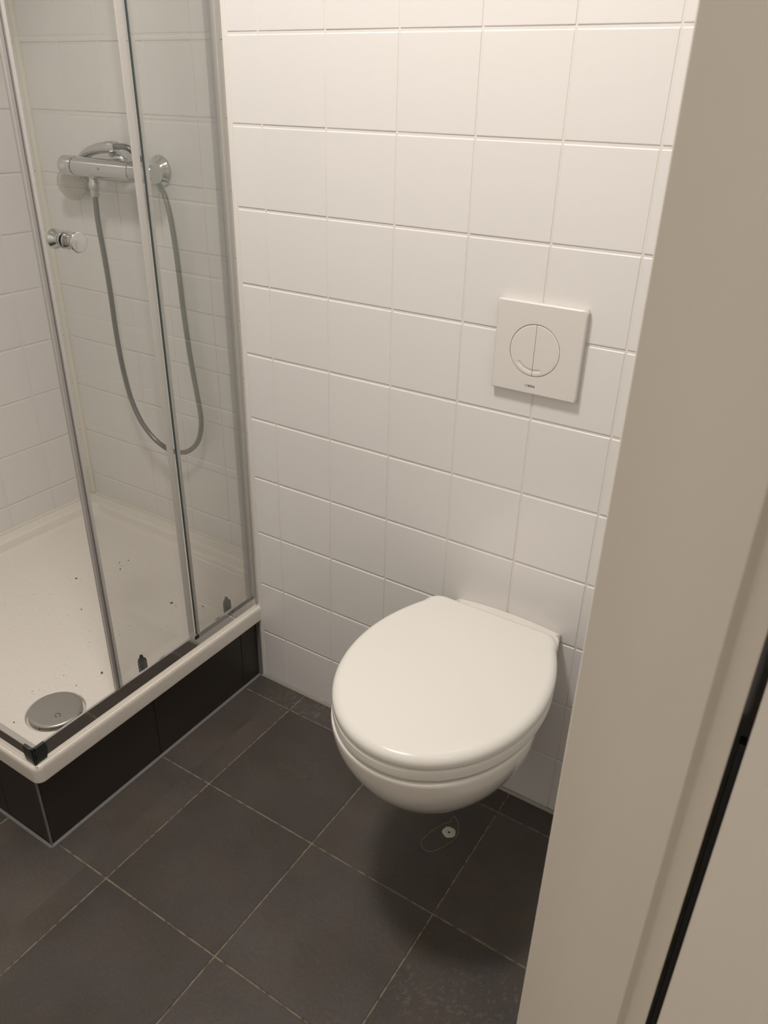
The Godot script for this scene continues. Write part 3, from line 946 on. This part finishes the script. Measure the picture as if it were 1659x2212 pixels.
	var path := [Vector3(-0.665, 1.184, -0.128), Vector3(-0.668, 1.123, -0.128), Vector3(-0.662, 1.029, -0.128), Vector3(-0.659, 0.935, -0.128), Vector3(-0.659, 0.854, -0.128), Vector3(-0.656, 0.785, -0.128), Vector3(-0.648, 0.715, -0.128), Vector3(-0.632, 0.645, -0.128), Vector3(-0.602, 0.587, -0.128), Vector3(-0.562, 0.542, -0.134), Vector3(-0.510, 0.521, -0.139), Vector3(-0.462, 0.524, -0.147), Vector3(-0.427, 0.550, -0.156), Vector3(-0.409, 0.588, -0.162), Vector3(-0.406, 0.637, -0.167), Vector3(-0.417, 0.700, -0.171), Vector3(-0.428, 0.772, -0.173), Vector3(-0.435, 0.849, -0.173), Vector3(-0.440, 0.934, -0.173), Vector3(-0.442, 1.005, -0.173), Vector3(-0.445, 1.067, -0.173), Vector3(-0.449, 1.119, -0.173), Vector3(-0.456, 1.167, -0.173), Vector3(-0.470, 1.203, -0.174), Vector3(-0.496, 1.235, -0.174), Vector3(-0.519, 1.262, -0.168), Vector3(-0.530, 1.286, -0.153), Vector3(-0.546, 1.300, -0.142), Vector3(-0.578, 1.2998, -0.140)]
	var hs := obj("shower_hose", Shape.new().tube(path, 0.0068, 14, 6), M.hose)
	tag(hs, "long grey metal shower hose hanging in a loop below the mixer", "hose")

# ------------------------------------------------------------------ small things and lamps
func make_small_things() -> void:
	var pg := thing("floor_plug", "small white round plug set in the dark floor under the toilet", "plug", "", Vector3(0.5918, 0, 0.176))
	var rp := RandomNumberGenerator.new()
	rp.seed = 9
	var r0 := PackedVector3Array()
	var r1 := PackedVector3Array()
	var r2 := PackedVector3Array()
	var r3 := PackedVector3Array()
	for i in 30:
		var a := TAU * i / 30.0
		var k := 0.0146 + 0.0004 * sin(a * 5.0 + 0.6) + rp.randf_range(-0.0004, 0.0004)
		var d := Vector3(cos(a), 0, sin(a))
		var c := Vector3(0.5918, 0, 0.176)
		r0.append(c + d * k + Vector3(0, -0.0015, 0)); r1.append(c + d * k + Vector3(0, 0.0004, 0)); r2.append(c + d * 0.0035 + Vector3(0, 0.0009, 0)); r3.append(c + d * 0.0022 + Vector3(0, -0.0006, 0))
	obj("cap", Shape.new().loft([r0, r1, r2, null, r3]), M.plug, pg)
	obj("screw_hole", Shape.new().lathe(Vector3(0.5918, -0.0012, 0.176), Vector3.UP, [Vector2(0.0, 0.0), Vector2(0.0023, 0.0), Vector2(0.0023, 0.0008), Vector2(0.0, 0.0008)], 12), M.groove, pg)
	var loop := [Vector3(0.5826, 0.0006, 0.1322), Vector3(0.5989, 0.0006, 0.1462), Vector3(0.6088, 0.0006, 0.1639), Vector3(0.6106, 0.0006, 0.1851), Vector3(0.6016, 0.0006, 0.2115), Vector3(0.5926, 0.0006, 0.2290), Vector3(0.5808, 0.0006, 0.2433), Vector3(0.5673, 0.0006, 0.2443), Vector3(0.5562, 0.0006, 0.2373), Vector3(0.5524, 0.0006, 0.2266), Vector3(0.5560, 0.0006, 0.2080), Vector3(0.5583, 0.0006, 0.1952), Vector3(0.5639, 0.0006, 0.1817), Vector3(0.5695, 0.0006, 0.1658), Vector3(0.5805, 0.0006, 0.1508), Vector3(0.5791, 0.0006, 0.1393)]
	var th := obj("thread", Shape.new().tube(loop, 0.00052, 6, 4, true), M.thread)
	tag(th, "fine pale thread lying in a loop round the white floor plug", "thread")

func make_lamp(at: Vector3, label: String, energy: float, glow: float) -> void:
	var l := thing("ceiling_lamp", label, "lamp", "", Vector3(at.x, CEILING, at.z))
	obj("housing", Shape.new().lathe(Vector3(at.x, CEILING, at.z), Vector3.DOWN, [Vector2(0.0, 0.0), Vector2(0.135, 0.0), Vector2(0.135, 0.034), Vector2(0.132, 0.038), Vector2(0.122, 0.038), Vector2(0.122, 0.033), Vector2(0.0, 0.033)], 48), M.plate, l)
	var m: StandardMaterial3D = M.glow.duplicate()
	m.emission_energy_multiplier = glow
	obj("lamp_panel", Shape.new().lathe(Vector3(at.x, CEILING - 0.0325, at.z), Vector3.DOWN, [Vector2(0.0, 0.0), Vector2(0.121, 0.0), Vector2(0.121, 0.004), Vector2(0.0, 0.004)], 48), m, l)
	var o := AreaLight3D.new()
	o.name = "panel_light"
	o.light_color = Color(1.0, 0.971, 0.952)
	o.light_energy = energy
	o.area_size = Vector2(0.21, 0.21)
	o.shadow_enabled = true
	o.area_range = 8.0
	o.area_attenuation = 2.0
	l.add_child(o)
	o.position = Vector3(0, at.y - CEILING, 0)
	o.rotation = Vector3(-PI / 2, 0, 0)

func _ready() -> void:
	rng.seed = 20240
	# camera
	var cam := Camera3D.new()
	cam.name = "camera"
	cam.fov = rad_to_deg(2.0 * atan(2212.0 / 2.0 / 1693.5))
	cam.near = 0.02
	cam.position = Vector3(1.0818, 1.4299, 1.2696)
	cam.rotation = Vector3(-0.49174, 0.55544, 0.02491)
	# the phone's lens: sharp on the toilet, a little soft on the jamb next to it
	var lens := CameraAttributesPhysical.new()
	lens.frustum_focal_length = 24.0 / 2.0 / tan(deg_to_rad(cam.fov) / 2.0)
	lens.frustum_focus_distance = 1.75
	lens.exposure_aperture = 8.5
	lens.frustum_near = 0.02
	cam.attributes = lens
	add_child(cam)
	cam.current = true
	# environment: a closed room, almost nothing comes from outside
	var we := WorldEnvironment.new()
	var env := Environment.new()
	env.background_mode = Environment.BG_COLOR
	env.background_color = Color(0.05, 0.05, 0.05)
	env.ambient_light_source = Environment.AMBIENT_SOURCE_DISABLED
	env.tonemap_mode = Environment.TONE_MAPPER_LINEAR
	env.tonemap_exposure = 1.0
	env.sdfgi_enabled = true
	env.ssao_enabled = true
	env.ssil_enabled = true
	we.environment = env
	add_child(we)

	make_materials()
	M.drain = std(Color(0.74, 0.735, 0.72), 0.38, 1.0)
	M.drain.uv1_triplanar = true
	M.drain.uv1_scale = Vector3.ONE * 9.0
	M.drain.roughness_texture = noise_tex(0.02, [[0.0, Color(0.88, 0.88, 0.88)], [1.0, Color(1, 1, 1)]], 256, 4, 41)
	M.dark_chrome = std(Color(0.36, 0.375, 0.36), 0.25, 0.75)

	make_lamp(LAMP, "round glowing ceiling lamp over the bathroom floor", 1.95, 2.0)
	make_lamp(HALL_LAMP, "round glowing ceiling lamp in the hallway outside the door", 1.4, 1.0)
	make_room()
	make_door()
	make_tray()
	make_enclosure()
	make_mixer()
	make_toilet()
	make_flush_plate()
	make_small_things()
